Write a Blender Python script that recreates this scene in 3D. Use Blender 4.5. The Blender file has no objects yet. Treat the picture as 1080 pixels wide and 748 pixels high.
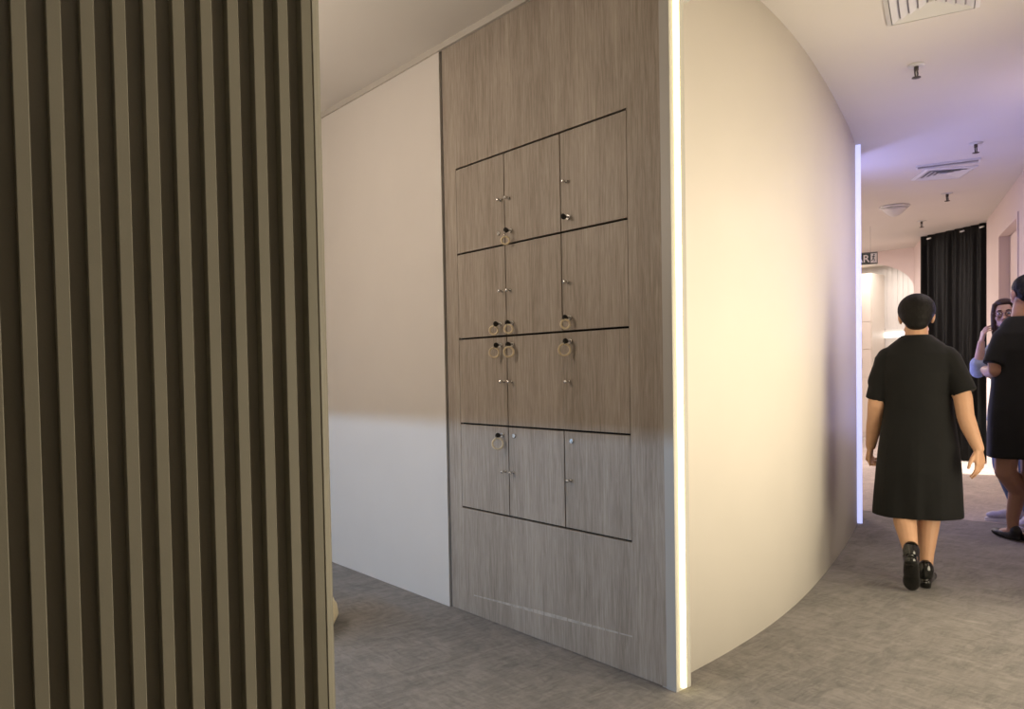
import bpy, bmesh, math, random
from mathutils import Vector, Matrix, Euler
random.seed(4)
PI = math.pi
scene = bpy.context.scene
COL = scene.collection

# ------------------------------------------------------------------ render look
vs = scene.view_settings
vs.view_transform = 'Standard'
vs.look = 'None'
vs.gamma = 1.0
vs.exposure = 0.0
vs.use_curve_mapping = False
scene.cycles.max_bounces = 8
scene.cycles.diffuse_bounces = 5
scene.cycles.caustics_reflective = False
scene.cycles.caustics_refractive = False
scene.cycles.sample_clamp_indirect = 4.0
w = bpy.data.worlds.new('room_ambient')
w.use_nodes = True
w.node_tree.nodes['Background'].inputs[0].default_value = (0.5, 0.48, 0.46, 1)
w.node_tree.nodes['Background'].inputs[1].default_value = 0.05
scene.world = w

# ------------------------------------------------------------------ materials
def srgb(r, g, b):
    f = lambda c: (c/255/12.92) if c/255 <= 0.04045 else ((c/255+0.055)/1.055)**2.4
    return (f(r), f(g), f(b), 1.0)

def new_mat(name):
    m = bpy.data.materials.new(name)
    m.use_nodes = True
    nt = m.node_tree
    return m, nt, nt.nodes['Principled BSDF']

def plain(name, col, rough=0.6, metal=0.0, var=0.04, scale=6.0, bump=0.0, bscale=60.0, spec=0.5, sheen=0.0, coat=0.0):
    """a plain finish with a slight procedural variation in tone and an optional fine bump"""
    m, nt, b = new_mat(name)
    L = nt.links
    geo = nt.nodes.new('ShaderNodeNewGeometry')
    nz = nt.nodes.new('ShaderNodeTexNoise'); nz.inputs['Scale'].default_value = scale; nz.inputs['Detail'].default_value = 3
    L.new(geo.outputs['Position'], nz.inputs['Vector'])
    mr = nt.nodes.new('ShaderNodeMapRange')
    mr.inputs[1].default_value = 0.3; mr.inputs[2].default_value = 0.7
    mr.inputs[3].default_value = 1-var; mr.inputs[4].default_value = 1+var
    L.new(nz.outputs[0], mr.inputs[0])
    mx = nt.nodes.new('ShaderNodeVectorMath'); mx.operation = 'SCALE'
    mx.inputs[0].default_value = col[:3]
    L.new(mr.outputs[0], mx.inputs['Scale'])
    L.new(mx.outputs[0], b.inputs['Base Color'])
    b.inputs['Roughness'].default_value = rough
    b.inputs['Metallic'].default_value = metal
    b.inputs['Specular IOR Level'].default_value = spec
    b.inputs['Sheen Weight'].default_value = sheen
    b.inputs['Coat Weight'].default_value = coat
    if bump:
        n2 = nt.nodes.new('ShaderNodeTexNoise'); n2.inputs['Scale'].default_value = bscale; n2.inputs['Detail'].default_value = 4
        L.new(geo.outputs['Position'], n2.inputs['Vector'])
        bp = nt.nodes.new('ShaderNodeBump'); bp.inputs['Strength'].default_value = bump; bp.inputs['Distance'].default_value = 0.01
        L.new(n2.outputs[0], bp.inputs['Height']); L.new(bp.outputs[0], b.inputs['Normal'])
    return m

def emit(name, col, strength):
    m, nt, b = new_mat(name)
    b.inputs['Base Color'].default_value = (0.8, 0.8, 0.8, 1)
    b.inputs['Emission Color'].default_value = col
    b.inputs['Emission Strength'].default_value = strength
    return m

def wood(name, dark, mid, light):
    """vertical-grain laminate"""
    m, nt, b = new_mat(name); L = nt.links
    geo = nt.nodes.new('ShaderNodeNewGeometry')
    def stretched(sy, sz, det, rough=0.6, dist=0.0):
        mp = nt.nodes.new('ShaderNodeMapping'); mp.inputs['Scale'].default_value = (sy, sy, sz)
        L.new(geo.outputs['Position'], mp.inputs['Vector'])
        n = nt.nodes.new('ShaderNodeTexNoise'); n.inputs['Scale'].default_value = 1.0
        n.inputs['Detail'].default_value = det; n.inputs['Roughness'].default_value = rough
        n.inputs['Distortion'].default_value = dist
        L.new(mp.outputs[0], n.inputs['Vector']); return n
    big = stretched(9, 0.7, 3, 0.6, 0.6)
    fine = stretched(100, 5.5, 5, 0.65, 0.5)
    hair = stretched(270, 13.0, 3, 0.65)
    a1 = nt.nodes.new('ShaderNodeMath'); a1.operation = 'MULTIPLY_ADD'; a1.inputs[1].default_value = 0.45
    L.new(fine.outputs[0], a1.inputs[0])
    a0 = nt.nodes.new('ShaderNodeMath'); a0.operation = 'MULTIPLY'; a0.inputs[1].default_value = 0.30
    L.new(big.outputs[0], a0.inputs[0]); L.new(a0.outputs[0], a1.inputs[2])
    a2 = nt.nodes.new('ShaderNodeMath'); a2.operation = 'MULTIPLY_ADD'; a2.inputs[1].default_value = 0.25
    L.new(hair.outputs[0], a2.inputs[0]); L.new(a1.outputs[0], a2.inputs[2])
    cr = nt.nodes.new('ShaderNodeValToRGB')
    e = cr.color_ramp.elements
    e[0].position = 0.36; e[0].color = dark
    e[1].position = 0.64; e[1].color = light
    k = e.new(0.5); k.color = mid
    L.new(a2.outputs[0], cr.inputs[0]); L.new(cr.outputs[0], b.inputs['Base Color'])
    b.inputs['Roughness'].default_value = 0.5
    b.inputs['Specular IOR Level'].default_value = 0.3
    bp = nt.nodes.new('ShaderNodeBump'); bp.inputs['Strength'].default_value = 0.12; bp.inputs['Distance'].default_value = 0.002
    L.new(a2.outputs[0], bp.inputs['Height']); L.new(bp.outputs[0], b.inputs['Normal'])
    return m

def carpet(name, c0, c1, sparkle=0.0):
    """short pile carpet brushed into streaks and patches"""
    m, nt, b = new_mat(name); L = nt.links
    geo = nt.nodes.new('ShaderNodeNewGeometry')
    def noise(scale, det, rough=0.6, dist=0.0, sc=(1, 1, 1), rot=0.0):
        mp = nt.nodes.new('ShaderNodeMapping'); mp.inputs['Scale'].default_value = sc; mp.inputs['Rotation'].default_value = (0, 0, rot)
        L.new(geo.outputs['Position'], mp.inputs['Vector'])
        n = nt.nodes.new('ShaderNodeTexNoise'); n.inputs['Scale'].default_value = scale
        n.inputs['Detail'].default_value = det; n.inputs['Roughness'].default_value = rough
        n.inputs['Distortion'].default_value = dist
        L.new(mp.outputs[0], n.inputs['Vector']); return n
    patch = noise(2.2, 4, 0.62, 1.6)
    streak = noise(7.0, 5, 0.68, 1.2, (1, 4.2, 1), 0.55)
    streak2 = noise(6.0, 5, 0.68, 1.8, (3.6, 1, 1), 0.35)
    pile = noise(230, 3, 0.7)
    mixs = nt.nodes.new('ShaderNodeMix'); L.new(patch.outputs[0], mixs.inputs[0])
    L.new(streak.outputs[0], mixs.inputs[2]); L.new(streak2.outputs[0], mixs.inputs[3])
    s1 = nt.nodes.new('ShaderNodeMath'); s1.operation = 'MULTIPLY_ADD'; s1.inputs[1].default_value = 0.5
    L.new(mixs.outputs[0], s1.inputs[0])
    s0 = nt.nodes.new('ShaderNodeMath'); s0.operation = 'MULTIPLY'; s0.inputs[1].default_value = 0.22
    L.new(patch.outputs[0], s0.inputs[0]); L.new(s0.outputs[0], s1.inputs[2])
    s2 = nt.nodes.new('ShaderNodeMath'); s2.operation = 'MULTIPLY_ADD'; s2.inputs[1].default_value = 0.28
    L.new(pile.outputs[0], s2.inputs[0]); L.new(s1.outputs[0], s2.inputs[2])
    cr = nt.nodes.new('ShaderNodeValToRGB'); e = cr.color_ramp.elements
    e[0].position = 0.38; e[0].color = c0; e[1].position = 0.64; e[1].color = c1
    L.new(s2.outputs[0], cr.inputs[0]); L.new(cr.outputs[0], b.inputs['Base Color'])
    b.inputs['Roughness'].default_value = 0.95
    b.inputs['Specular IOR Level'].default_value = 0.15
    b.inputs['Sheen Weight'].default_value = 0.25
    bp = nt.nodes.new('ShaderNodeBump'); bp.inputs['Strength'].default_value = 0.5; bp.inputs['Distance'].default_value = 0.012
    L.new(s2.outputs[0], bp.inputs['Height']); L.new(bp.outputs[0], b.inputs['Normal'])
    return m

M = {}
M['wall'] = plain('white_wall_paint', (0.645, 0.615, 0.585, 1), 0.55, var=0.012, scale=3, bump=0.02, bscale=180, spec=0.3)
M['creamwall'] = plain('cream_wall_paint', (0.765, 0.725, 0.665, 1), 0.55, var=0.012, scale=3, bump=0.02, bscale=180, spec=0.3)
M['ceil'] = plain('ceiling_paint', (0.70, 0.67, 0.63, 1), 0.7, var=0.012, scale=2, spec=0.2)
M['pink'] = plain('pale_pink_wall_paint', (0.66, 0.56, 0.53, 1), 0.6, var=0.012, scale=2, spec=0.3)
M['trim'] = plain('white_trim_lacquer', (0.74, 0.73, 0.71, 1), 0.4, var=0.01)
M['posttrim'] = plain('pale_grey_trim_lacquer', (0.43, 0.42, 0.40, 1), 0.45, var=0.01)
M['gapgrey'] = plain('shadow_gap_grey', (0.50, 0.47, 0.43, 1), 0.5, var=0.02)
M['slat'] = plain('olive_taupe_laminate', (0.262, 0.252, 0.205, 1), 0.42, var=0.03, scale=9, bump=0.03, bscale=300, spec=0.4)
M['black'] = plain('black_gap_lining', (0.008, 0.008, 0.008, 1), 0.9, var=0.1)
M['wood'] = wood('ash_grey_wood_laminate', (0.215, 0.180, 0.145, 1), (0.330, 0.285, 0.240, 1), (0.440, 0.388, 0.336, 1))
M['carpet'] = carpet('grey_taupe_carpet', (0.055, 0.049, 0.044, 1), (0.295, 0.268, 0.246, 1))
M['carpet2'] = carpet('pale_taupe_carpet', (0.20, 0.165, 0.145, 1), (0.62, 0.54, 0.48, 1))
M['chrome'] = plain('polished_chrome', (0.75, 0.75, 0.74, 1), 0.18, 1.0, var=0.02)
M['plasticblack'] = plain('black_plastic', (0.012, 0.012, 0.012, 1), 0.35, var=0.05)
M['coil'] = plain('cream_coil_plastic', (0.82, 0.70, 0.50, 1), 0.35, var=0.03)
M['paleline'] = plain('pale_line_tone', (0.43, 0.39, 0.35, 1), 0.5, var=0.2, scale=40)
M['ledwarm'] = emit('warm_led_diffuser', (1.0, 0.85, 0.40, 1), 7.0)
M['ledblue'] = emit('blue_led_diffuser', (0.44, 0.50, 1.0, 1), 0.95)
M['ledwhite'] = emit('white_led_diffuser', (1.0, 0.97, 0.92, 1), 1.8)
M['curtain'] = plain('black_curtain_cloth', (0.0045, 0.005, 0.0045, 1), 0.6, var=0.15, scale=30, sheen=0.0, spec=0.35)
M['metalwhite'] = plain('white_powder_coat', (0.70, 0.70, 0.69, 1), 0.4, var=0.01)
M['metalgrey'] = plain('grey_powder_coat', (0.30, 0.29, 0.28, 1), 0.45, var=0.02)
M['brass'] = plain('dark_bronze_metal', (0.10, 0.09, 0.08, 1), 0.35, 0.8)
M['signgreen'] = plain('dark_green_sign_face', (0.055, 0.085, 0.075, 1), 0.4)
M['signwhite'] = plain('white_sign_print', (0.85, 0.85, 0.82, 1), 0.5)
M['cushion'] = plain('cream_upholstery', (0.70, 0.62, 0.42, 1), 0.8, var=0.05, scale=40, bump=0.1, bscale=400)
M['cab'] = plain('cream_cabinet_lacquer', (0.72, 0.64, 0.56, 1), 0.4, var=0.01)
M['skin_tan'] = plain('tan_skin', (0.58, 0.335, 0.205, 1), 0.5, var=0.06, scale=14)
M['skin_brown'] = plain('brown_skin', (0.34, 0.185, 0.125, 1), 0.5, var=0.06, scale=14)
M['skin_fair'] = plain('fair_skin', (0.50, 0.315, 0.255, 1), 0.5, var=0.06, scale=14)
M['hair_black'] = plain('black_hair', (0.007, 0.006, 0.0055, 1), 0.6, var=0.3, scale=90, bump=0.4, bscale=160, spec=0.2)
M['hair_brown'] = plain('dark_brown_hair', (0.040, 0.018, 0.014, 1), 0.5, var=0.3, scale=90, bump=0.4, bscale=160)
M['dress'] = plain('black_dress_fabric', (0.0070, 0.0073, 0.0074, 1), 0.85, var=0.08, scale=12, bump=0.25, bscale=12, spec=0.25, sheen=0.05)
M['shoeblack'] = plain('black_patent_leather', (0.008, 0.009, 0.008, 1), 0.16, var=0.05, coat=0.4)
M['shoematte'] = plain('black_matte_leather', (0.010, 0.010, 0.010, 1), 0.55, var=0.05)
M['denim'] = plain('blue_denim', (0.10, 0.145, 0.24, 1), 0.85, var=0.15, scale=60)
M['chambray'] = plain('pale_blue_chambray', (0.30, 0.35, 0.46, 1), 0.85, var=0.08, scale=50, bump=0.2, bscale=40)
M['sneaker'] = plain('pale_lilac_sneaker_mesh', (0.50, 0.48, 0.58, 1), 0.7, var=0.06, scale=60)
M['sole'] = plain('white_rubber_sole', (0.70, 0.69, 0.72, 1), 0.6)
M['lips'] = plain('lip_tone', (0.36, 0.12, 0.11, 1), 0.45)
M['eyewhite'] = plain('eye_white', (0.75, 0.73, 0.70, 1), 0.25)
M['iris'] = plain('dark_iris', (0.015, 0.010, 0.008, 1), 0.2)
M['frame'] = plain('dark_red_spectacle_frame', (0.05, 0.012, 0.015, 1), 0.3)
def glass_mat():
    m, nt, b = new_mat('spectacle_lens')
    b.inputs['Base Color'].default_value = (1, 1, 1, 1)
    b.inputs['Transmission Weight'].default_value = 1.0
    b.inputs['IOR'].default_value = 1.05
    b.inputs['Roughness'].default_value = 0.03
    return m
M['glass'] = glass_mat()

# ------------------------------------------------------------------ helpers
def thing(name, label, cat, loc=(0, 0, 0), group=None):
    o = bpy.data.objects.new(name, None); COL.objects.link(o)
    o.location = loc; o.empty_display_size = 0.1
    o['label'] = label; o['category'] = cat; o['kind'] = 'thing'
    if group: o['group'] = group
    return o
def tag(o, label, cat, group=None):
    o['label'] = label; o['category'] = cat; o['kind'] = 'thing'
    if group: o['group'] = group
    return o
def rootloc(p):
    v = Vector((0, 0, 0))
    while p is not None:
        v += p.location; p = p.parent
    return v
def link(name, bm, mat, parent=None, smooth=False, origin=None, local=False):
    """one bmesh (world coordinates, or local=True) -> one object"""
    if parent is not None: org = rootloc(parent)
    else: org = Vector(origin) if origin is not None else Vector((0, 0, 0))
    if not local:
        bmesh.ops.translate(bm, verts=bm.verts, vec=-org)
    bmesh.ops.recalc_face_normals(bm, faces=bm.faces)
    me = bpy.data.meshes.new(name); bm.to_mesh(me); bm.free()
    for m in (mat if isinstance(mat, (list, tuple)) else [mat]): me.materials.append(m)
    if smooth:
        for p in me.polygons: p.use_smooth = True
    o = bpy.data.objects.new(name, me); COL.objects.link(o)
    if parent is not None: o.parent = parent
    elif origin is not None: o.location = org
    return o
def struct(name, bm, mat, smooth=False):
    o = link(name, bm, mat, smooth=smooth); o['kind'] = 'structure'; return o
def bx(bm, x0, x1, y0, y1, z0, z1, mi=0, bev=0.0):
    vs_ = [bm.verts.new((x, y, z)) for x in (x0, x1) for y in (y0, y1) for z in (z0, z1)]
    F = [(0, 1, 3, 2), (4, 6, 7, 5), (0, 4, 5, 1), (2, 3, 7, 6), (0, 2, 6, 4), (1, 5, 7, 3)]
    fs = [bm.faces.new([vs_[i] for i in f]) for f in F]
    for f in fs: f.material_index = mi
    if bev:
        es = list({e for f in fs for e in f.edges})
        bmesh.ops.bevel(bm, geom=es, offset=bev, segments=2, affect='EDGES', profile=0.5)
    return fs
def box(x0, x1, y0, y1, z0, z1, bev=0.0):
    bm = bmesh.new(); bx(bm, x0, x1, y0, y1, z0, z1, 0, bev); return bm
def prism(bm, pts, z0, z1, mi=0):
    lo = [bm.verts.new((p[0], p[1], z0)) for p in pts]; hi = [bm.verts.new((p[0], p[1], z1)) for p in pts]
    n = len(pts)
    for i in range(n):
        bm.faces.new((lo[i], lo[(i+1) % n], hi[(i+1) % n], hi[i])).material_index = mi
    bm.faces.new(hi).material_index = mi; bm.faces.new(lo[::-1]).material_index = mi
def frame_of(a, b):
    d = (Vector(b)-Vector(a)); L = d.length; d.normalize()
    up = Vector((0, 0, 1)) if abs(d.z) < 0.95 else Vector((1, 0, 0))
    x = d.cross(up).normalized(); y = d.cross(x).normalized()
    return d, x, y, L
def tube(bm, pts, radii, seg=12, caps=True, mi=0):
    """swept round section along points; radii a number or one per point"""
    pts = [Vector(p) for p in pts]
    if not isinstance(radii, (list, tuple)): radii = [radii]*len(pts)
    rings = []; x = None
    for i, p in enumerate(pts):
        a = pts[max(0, i-1)]; b = pts[min(len(pts)-1, i+1)]
        d = (b-a).normalized()
        if x is None:
            up = Vector((0, 0, 1)) if abs(d.z) < 0.9 else Vector((1, 0, 0))
            x = d.cross(up).normalized()
        else:
            x = (x - d*x.dot(d)).normalized()
        y = d.cross(x)
        rings.append([bm.verts.new(p + (x*math.cos(t)+y*math.sin(t))*radii[i]) for t in [2*PI*k/seg for k in range(seg)]])
    for r0, r1 in zip(rings, rings[1:]):
        for k in range(seg):
            bm.faces.new((r0[k], r0[(k+1) % seg], r1[(k+1) % seg], r1[k])).material_index = mi
    if caps:
        bm.faces.new(rings[0][::-1]).material_index = mi; bm.faces.new(rings[-1]).material_index = mi
def lathe(bm, prof, origin, axis, seg=24, mi=0):
    """profile [(r, h)] turned about axis through origin, h along the axis"""
    o = Vector(origin); d, x, y, _ = frame_of((0, 0, 0), axis)
    rings = []
    for r, h in prof:
        if r < 1e-6: rings.append([bm.verts.new(o+d*h)])
        else: rings.append([bm.verts.new(o+d*h+(x*math.cos(t)+y*math.sin(t))*r) for t in [2*PI*k/seg for k in range(seg)]])
    for a, b in zip(rings, rings[1:]):
        for k in range(seg):
            k2 = (k+1) % seg
            if len(a) == 1 and len(b) == 1: continue
            if len(a) == 1: f = bm.faces.new((a[0], b[k2], b[k]))
            elif len(b) == 1: f = bm.faces.new((a[k], a[k2], b[0]))
            else: f = bm.faces.new((a[k], a[k2], b[k2], b[k]))
            f.material_index = mi
def capsule(bm, a, b, ra, rb, seg=14):
    d, x, y, L = frame_of(a, b); a = Vector(a); n = 5
    prof = [(max(0, ra*math.sin(PI/2*k/n)), -ra*math.cos(PI/2*k/n)) for k in range(n+1)]
    prof += [(max(0, rb*math.cos(PI/2*k/n)), L+rb*math.sin(PI/2*k/n)) for k in range(n+1)]
    prof[0] = (0, -ra); prof[-1] = (0, L+rb)
    lathe(bm, prof, a, d, seg)
def ellipsoid(bm, c, r, rot=None, seg=20):
    res = bmesh.ops.create_uvsphere(bm, u_segments=seg, v_segments=seg*2//3, radius=1.0)
    mat = Matrix.Translation(Vector(c)) @ (rot.to_4x4() if rot is not None else Matrix.Identity(4)) @ Matrix.Diagonal((r[0], r[1], r[2], 1))
    bmesh.ops.transform(bm, matrix=mat, verts=res['verts'])
def fuse(bm, voxel, smooth_it=3, fac=0.5):
    """closed overlapping shapes -> one continuous skin"""
    me = bpy.data.meshes.new('tmp'); bm.to_mesh(me); bm.free()
    o = bpy.data.objects.new('tmp', me); COL.objects.link(o)
    r = o.modifiers.new('r', 'REMESH'); r.mode = 'VOXEL'; r.voxel_size = voxel; r.adaptivity = 0.0
    s = o.modifiers.new('s', 'SMOOTH'); s.factor = fac; s.iterations = smooth_it
    dg = bpy.context.evaluated_depsgraph_get(); dg.update()
    me2 = bpy.data.meshes.new_from_object(o.evaluated_get(dg))
    out = bmesh.new(); out.from_mesh(me2)
    bpy.data.objects.remove(o); bpy.data.meshes.remove(me); bpy.data.meshes.remove(me2)
    return out

# ------------------------------------------------------------------ camera
CAMH = 1.25
fpx, cy = 816.1086, 414.1113
pitch, roll, yaw = -0.0284, -0.0178, 0.7001
Fv = Vector((math.sin(yaw)*math.cos(pitch), math.cos(yaw)*math.cos(pitch), math.sin(pitch)))
R0 = Fv.cross(Vector((0, 0, 1))).normalized(); U0 = R0.cross(Fv)
Rv = math.cos(roll)*R0 + math.sin(roll)*U0
Uv = -math.sin(roll)*R0 + math.cos(roll)*U0
cam = bpy.data.cameras.new('camera'); camo = bpy.data.objects.new('camera', cam); COL.objects.link(camo)
mw = Matrix.Identity(4)
for i in range(3):
    mw[i][0] = Rv[i]; mw[i][1] = Uv[i]; mw[i][2] = -Fv[i]
mw[2][3] = CAMH
camo.matrix_world = mw
cam.sensor_fit = 'HORIZONTAL'; cam.sensor_width = 36.0
cam.lens = fpx/1080*36.0
cam.shift_y = (cy-374.0)/1080.0
cam.clip_start = 0.02; cam.clip_end = 60
scene.camera = camo

# ------------------------------------------------------------------ room shell
H = 2.95
LX = 2.369                       # plane of the locker fronts
# floor: near carpet and a paler carpet tone past a line across the corridor
bm = bmesh.new()
def poly(pts, mi):
    f = bm.faces.new([bm.verts.new((x, y, 0)) for x, y in pts]); f.material_index = mi
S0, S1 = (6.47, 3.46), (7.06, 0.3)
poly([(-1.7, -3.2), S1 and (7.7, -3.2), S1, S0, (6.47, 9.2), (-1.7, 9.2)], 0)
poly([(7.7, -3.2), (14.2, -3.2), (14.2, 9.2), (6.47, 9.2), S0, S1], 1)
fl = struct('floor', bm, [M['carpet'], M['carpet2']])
struct('ceiling', box(-1.7, 14.2, -3.2, 9.2, H, H+0.1), M['ceil'])

# curved corridor wall on the left
path = [(2.454, 1.930), (2.563, 1.938), (2.809, 1.962), (2.987, 1.985), (3.18, 2.014), (3.415, 2.058), (3.72, 2.130),
        (4.121, 2.244), (4.686, 2.425), (5.343, 2.655), (5.857, 2.849), (6.225, 2.996)]
def smooth_path(p, n=5):
    out = []
    for i in range(len(p)-1):
        P0 = Vector(p[max(0, i-1)]); P1 = Vector(p[i]); P2 = Vector(p[i+1]); P3 = Vector(p[min(len(p)-1, i+2)])
        for k in range(n):
            t = k/n
            out.append(0.5*((2*P1)+(-P0+P2)*t+(2*P0-5*P1+4*P2-P3)*t*t+(-P0+3*P1-3*P2+P3)*t**3))
    out.append(Vector(p[-1])); return out
sp = smooth_path(path)
back = []
for i, p in enumerate(sp):
    d = (sp[min(i+1, len(sp)-1)]-sp[max(i-1, 0)]).normalized()
    back.append(p+Vector((-d.y, d.x))*0.07)
bm = bmesh.new()
ring = [Vector((a.x, a.y)) for a in sp]+[Vector((a.x, a.y)) for a in reversed(back)]
n = len(sp)
lo = [bm.verts.new((p.x, p.y, 0)) for p in ring]; hi = [bm.verts.new((p.x, p.y, H)) for p in ring]
N = len(ring)
for i in range(N):
    bm.faces.new((lo[i], lo[(i+1) % N], hi[(i+1) % N], hi[i]))
for i in range(n-1):
    bm.faces.new((hi[i], hi[i+1], hi[N-2-i], hi[N-1-i])); bm.faces.new((lo[N-1-i], lo[N-2-i], lo[i+1], lo[i]))
cw = struct('wall_left', bm, M['creamwall'], smooth=True)
me = cw.data
for p in me.polygons: p.use_smooth = abs(p.normal.z) < 0.3 and p.area > 0.01
# beyond the bend the wall turns back and opens into the lobby
bm = bmesh.new(); prism(bm, [(6.20, 3.062), (6.285, 3.062), (6.60, 5.6), (6.53, 5.6)], 0, H); struct('wall_bend', bm, M['wall'])
bm = bmesh.new(); prism(bm, [(6.53, 5.6), (6.60, 5.55), (11.85, 8.3), (11.85, 8.4)], 0, H); struct('wall_lobby', bm, M['wall'])

# white wall beyond the lockers
struct('wall_front', box(2.363, 2.46, 3.350, 6.0, 0, H), M['wall'])
struct('wall_alcove', box(-0.7, 2.46, 6.0, 6.1, 0, H), M['wall'])
struct('wall_far_alcove', box(-0.7, -0.6, 1.32, 6.0, 0, H), M['wall'])
struct('light_cut_ledge', box(-0.6, -0.2, 1.45, 5.95, 0.935, 0.975, 0.002), M['trim'])  # unseen ledge added to cut off the cool lamp's upward light
struct('wall_back', box(-1.7, -1.6, -3.2, 1.3, 0, H), M['wall'])
# flat grey strip painted as the ceiling's shadow gap over lockers and white wall
struct('shadow_gap_strip', box(2.352, 2.369, 1.86, 6.0, 2.917, H), M['gapgrey'])

# corridor right wall with its recessed doorway
P0 = Vector((8.2, 2.45)); T = Vector((0.9104, 0.4138)); Nn = Vector((-0.4138, 0.9104))
def rw(s, d): v = P0+T*s-Nn*d; return (v.x, v.y)       # s along the wall, d outwards
def rwbox(bm, s0, s1, d0, d1, z0, z1, mi=0):
    prism(bm, [rw(s0, d0), rw(s1, d0), rw(s1, d1), rw(s0, d1)], z0, z1, mi)
s_end = 2.41
dA, dB, dtop = 0.07, 1.26, 2.585
bm = bmesh.new()
rwbox(bm, -11.0, -6.95, 0, 0.14, 0, H); rwbox(bm, -6.95, -4.05, 0, 0.14, 2.25, H); rwbox(bm, -4.05, dA, 0, 0.14, 0, H); rwbox(bm, dB, s_end, 0, 0.14, 0, H); rwbox(bm, dA, dB, 0, 0.14, dtop, H)  # wide near opening added out of view to let the side light in
struct('wall_right', bm, M['pink'])
bm = bmesh.new()
for (a, b, c, d) in ((dA-0.05, dA, 0, dtop+0.05), (dB, dB+0.05, 0, dtop+0.05), (dA, dB, dtop, dtop+0.05)):
    rwbox(bm, a, b, -0.012, 0.0, c, d)
struct('trim_1', bm, M['pink'])
bm = bmesh.new(); rwbox(bm, dA+0.004, dB-0.004, 0.09, 0.13, 0.006, dtop-0.006)
d1 = struct('door_1', bm, M['pink'])
hb = bmesh.new(); c = rw(dA+0.10, 0.05); c0 = rw(dA+0.10, 0.09); c2 = rw(dA+0.22, 0.05)
tube(hb, [(c0[0], c0[1], 1.02), (c[0], c[1], 1.02), (c2[0], c2[1], 1.02)], 0.009, 10)
link('door_handle', hb, M['chrome'], d1, True)

# return wall to the right of the arch
bm = bmesh.new(); prism(bm, [(11.0, 4.405), (11.85, 4.885), (11.95, 4.80), (11.10, 4.33)], 0, H); struct('wall_return', bm, M['pink'])
# arch wall
bm = bmesh.new()
ya, a_, b_, zs = 4.885, 0.90, 0.47, 2.335
prof = [(ya, 0)]
K = 28
arch = [(ya+a_-a_*math.cos(PI*k/K), zs+b_*math.sin(PI*k/K)) for k in range(K+1)]
X0, X1 = 11.85, 11.97
def quad(p, q, r, s): bm.faces.new([bm.verts.new(v) for v in (p, q, r, s)])
for X in (X0, X1):
    for (u0, v0), (u1, v1) in zip(arch, arch[1:]):
        quad((X, u0, v0), (X, u1, v1), (X, u1, H), (X, u0, H))
    quad((X, ya+2*a_, 0), (X, 8.4, 0), (X, 8.4, H), (X, ya+2*a_, H))
for (u0, v0), (u1, v1) in zip([(ya, 0)]+arch, arch+[(ya+2*a_, 0)]):
    quad((X0, u0, v0), (X1, u0, v0), (X1, u1, v1), (X0, u1, v1))
bmesh.ops.remove_doubles(bm, verts=bm.verts, dist=1e-5)
struct('wall_arch', bm, M['pink'])
# room behind the arch
bm = bmesh.new(); bx(bm, 13.7, 13.8, 4.0, 9.2, 0, H)
for k in range(46):
    y = 4.3+k*0.09; bx(bm, 13.692, 13.70, y, y+0.06, 1.86, 2.9)
struct('wall_far', bm, M['wall'])
struct('wall_far_side', box(11.97, 13.7, 4.2, 4.3, 0, H), M['wall'])
bm = bmesh.new(); prism(bm, [(10.62, 2.9), (10.70, 2.86), (11.75, 4.62), (11.67, 4.66)], 0, H); struct('wall_behind_curtain', bm, M['wall'])

# ------------------------------------------------------------------ slatted partition
part_ = thing('slatted_partition', 'olive taupe partition of vertical slats rising from floor to ceiling at the near side', 'partition', (0.0, 1.18, 0))
DS, PS, XS = 1.1797, 0.04, 0.5805
bm = bmesh.new()
sect = []
nsl = 54
c = 0.0012; dep = 0.022
x_end = XS
pts = []
for k in range(-nsl, 1):
    xr = XS+k*PS; xl = xr-0.0175
    pts += [(xl+0.0015, DS+dep), (xl, DS+c), (xl+c*0.6, DS), (xr-0.0012, DS), (xr, DS+0.0012), (xr-0.0015 if k < 0 else xr, DS+dep)]
back_y = DS+0.06
pts = [(pts[0][0]-0.02, back_y)]+pts+[(XS, back_y)]
lo = [bm.verts.new((x, y, 0)) for x, y in pts]; hi = [bm.verts.new((x, y, H)) for x, y in pts]
for i in range(len(pts)):
    j = (i+1) % len(pts); bm.faces.new((lo[i], lo[j], hi[j], hi[i]))
link('slat_panel', bm, M['slat'], part_)
bm = bmesh.new()
prism(bm, [(XS+0.0006, DS+0.001), (XS+0.0022, DS-0.0004), (XS+0.012, DS+0.005), (XS+0.020, DS+0.013), (XS+0.022, DS+0.02), (XS+0.022, DS+0.13), (XS+0.0006, DS+0.13)], 0, H)
link('end_post', bm, M['slat'], part_)
link('back_board', box(-1.6, XS, DS+0.062, DS+0.13, 0, H), M['slat'], part_)

# ------------------------------------------------------------------ lockers
lk = thing('locker_cabinet', 'grey-brown wood wall cabinet of twelve small lockers between white wall and lit corner', 'cabinet', (LX, 2.65, 0))
Y0, Z0, W, HH = 3.2279, 2.2839, 0.384, 0.4338
YL, YR = 3.332, 1.9045
ZB = Z0-4*HH
TH = 0.018
og = 0.0012   # outer hairline beside the doors
gz = 0.0045   # half of the dark line between rows
link('top_panel', box(LX, LX+TH, YR, YL, Z0+gz, 2.917), M['wood'], lk)
link('bottom_panel', box(LX, LX+TH, YR, YL, 0.004, ZB-gz), M['wood'], lk)
link('side_panel', box(LX, LX+TH, Y0+og, YL, ZB-gz, Z0+gz), M['wood'], lk)
link('side_panel', box(LX, LX+TH, YR, Y0-3*W-og, ZB-gz, Z0+gz), M['wood'], lk)
bm = bmesh.new(); bx(bm, LX+0.034, LX+0.30, Y0-3*W-0.006, Y0+0.006, ZB-0.02, Z0+0.02)
link('carcass', bm, M['black'], lk)
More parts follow.
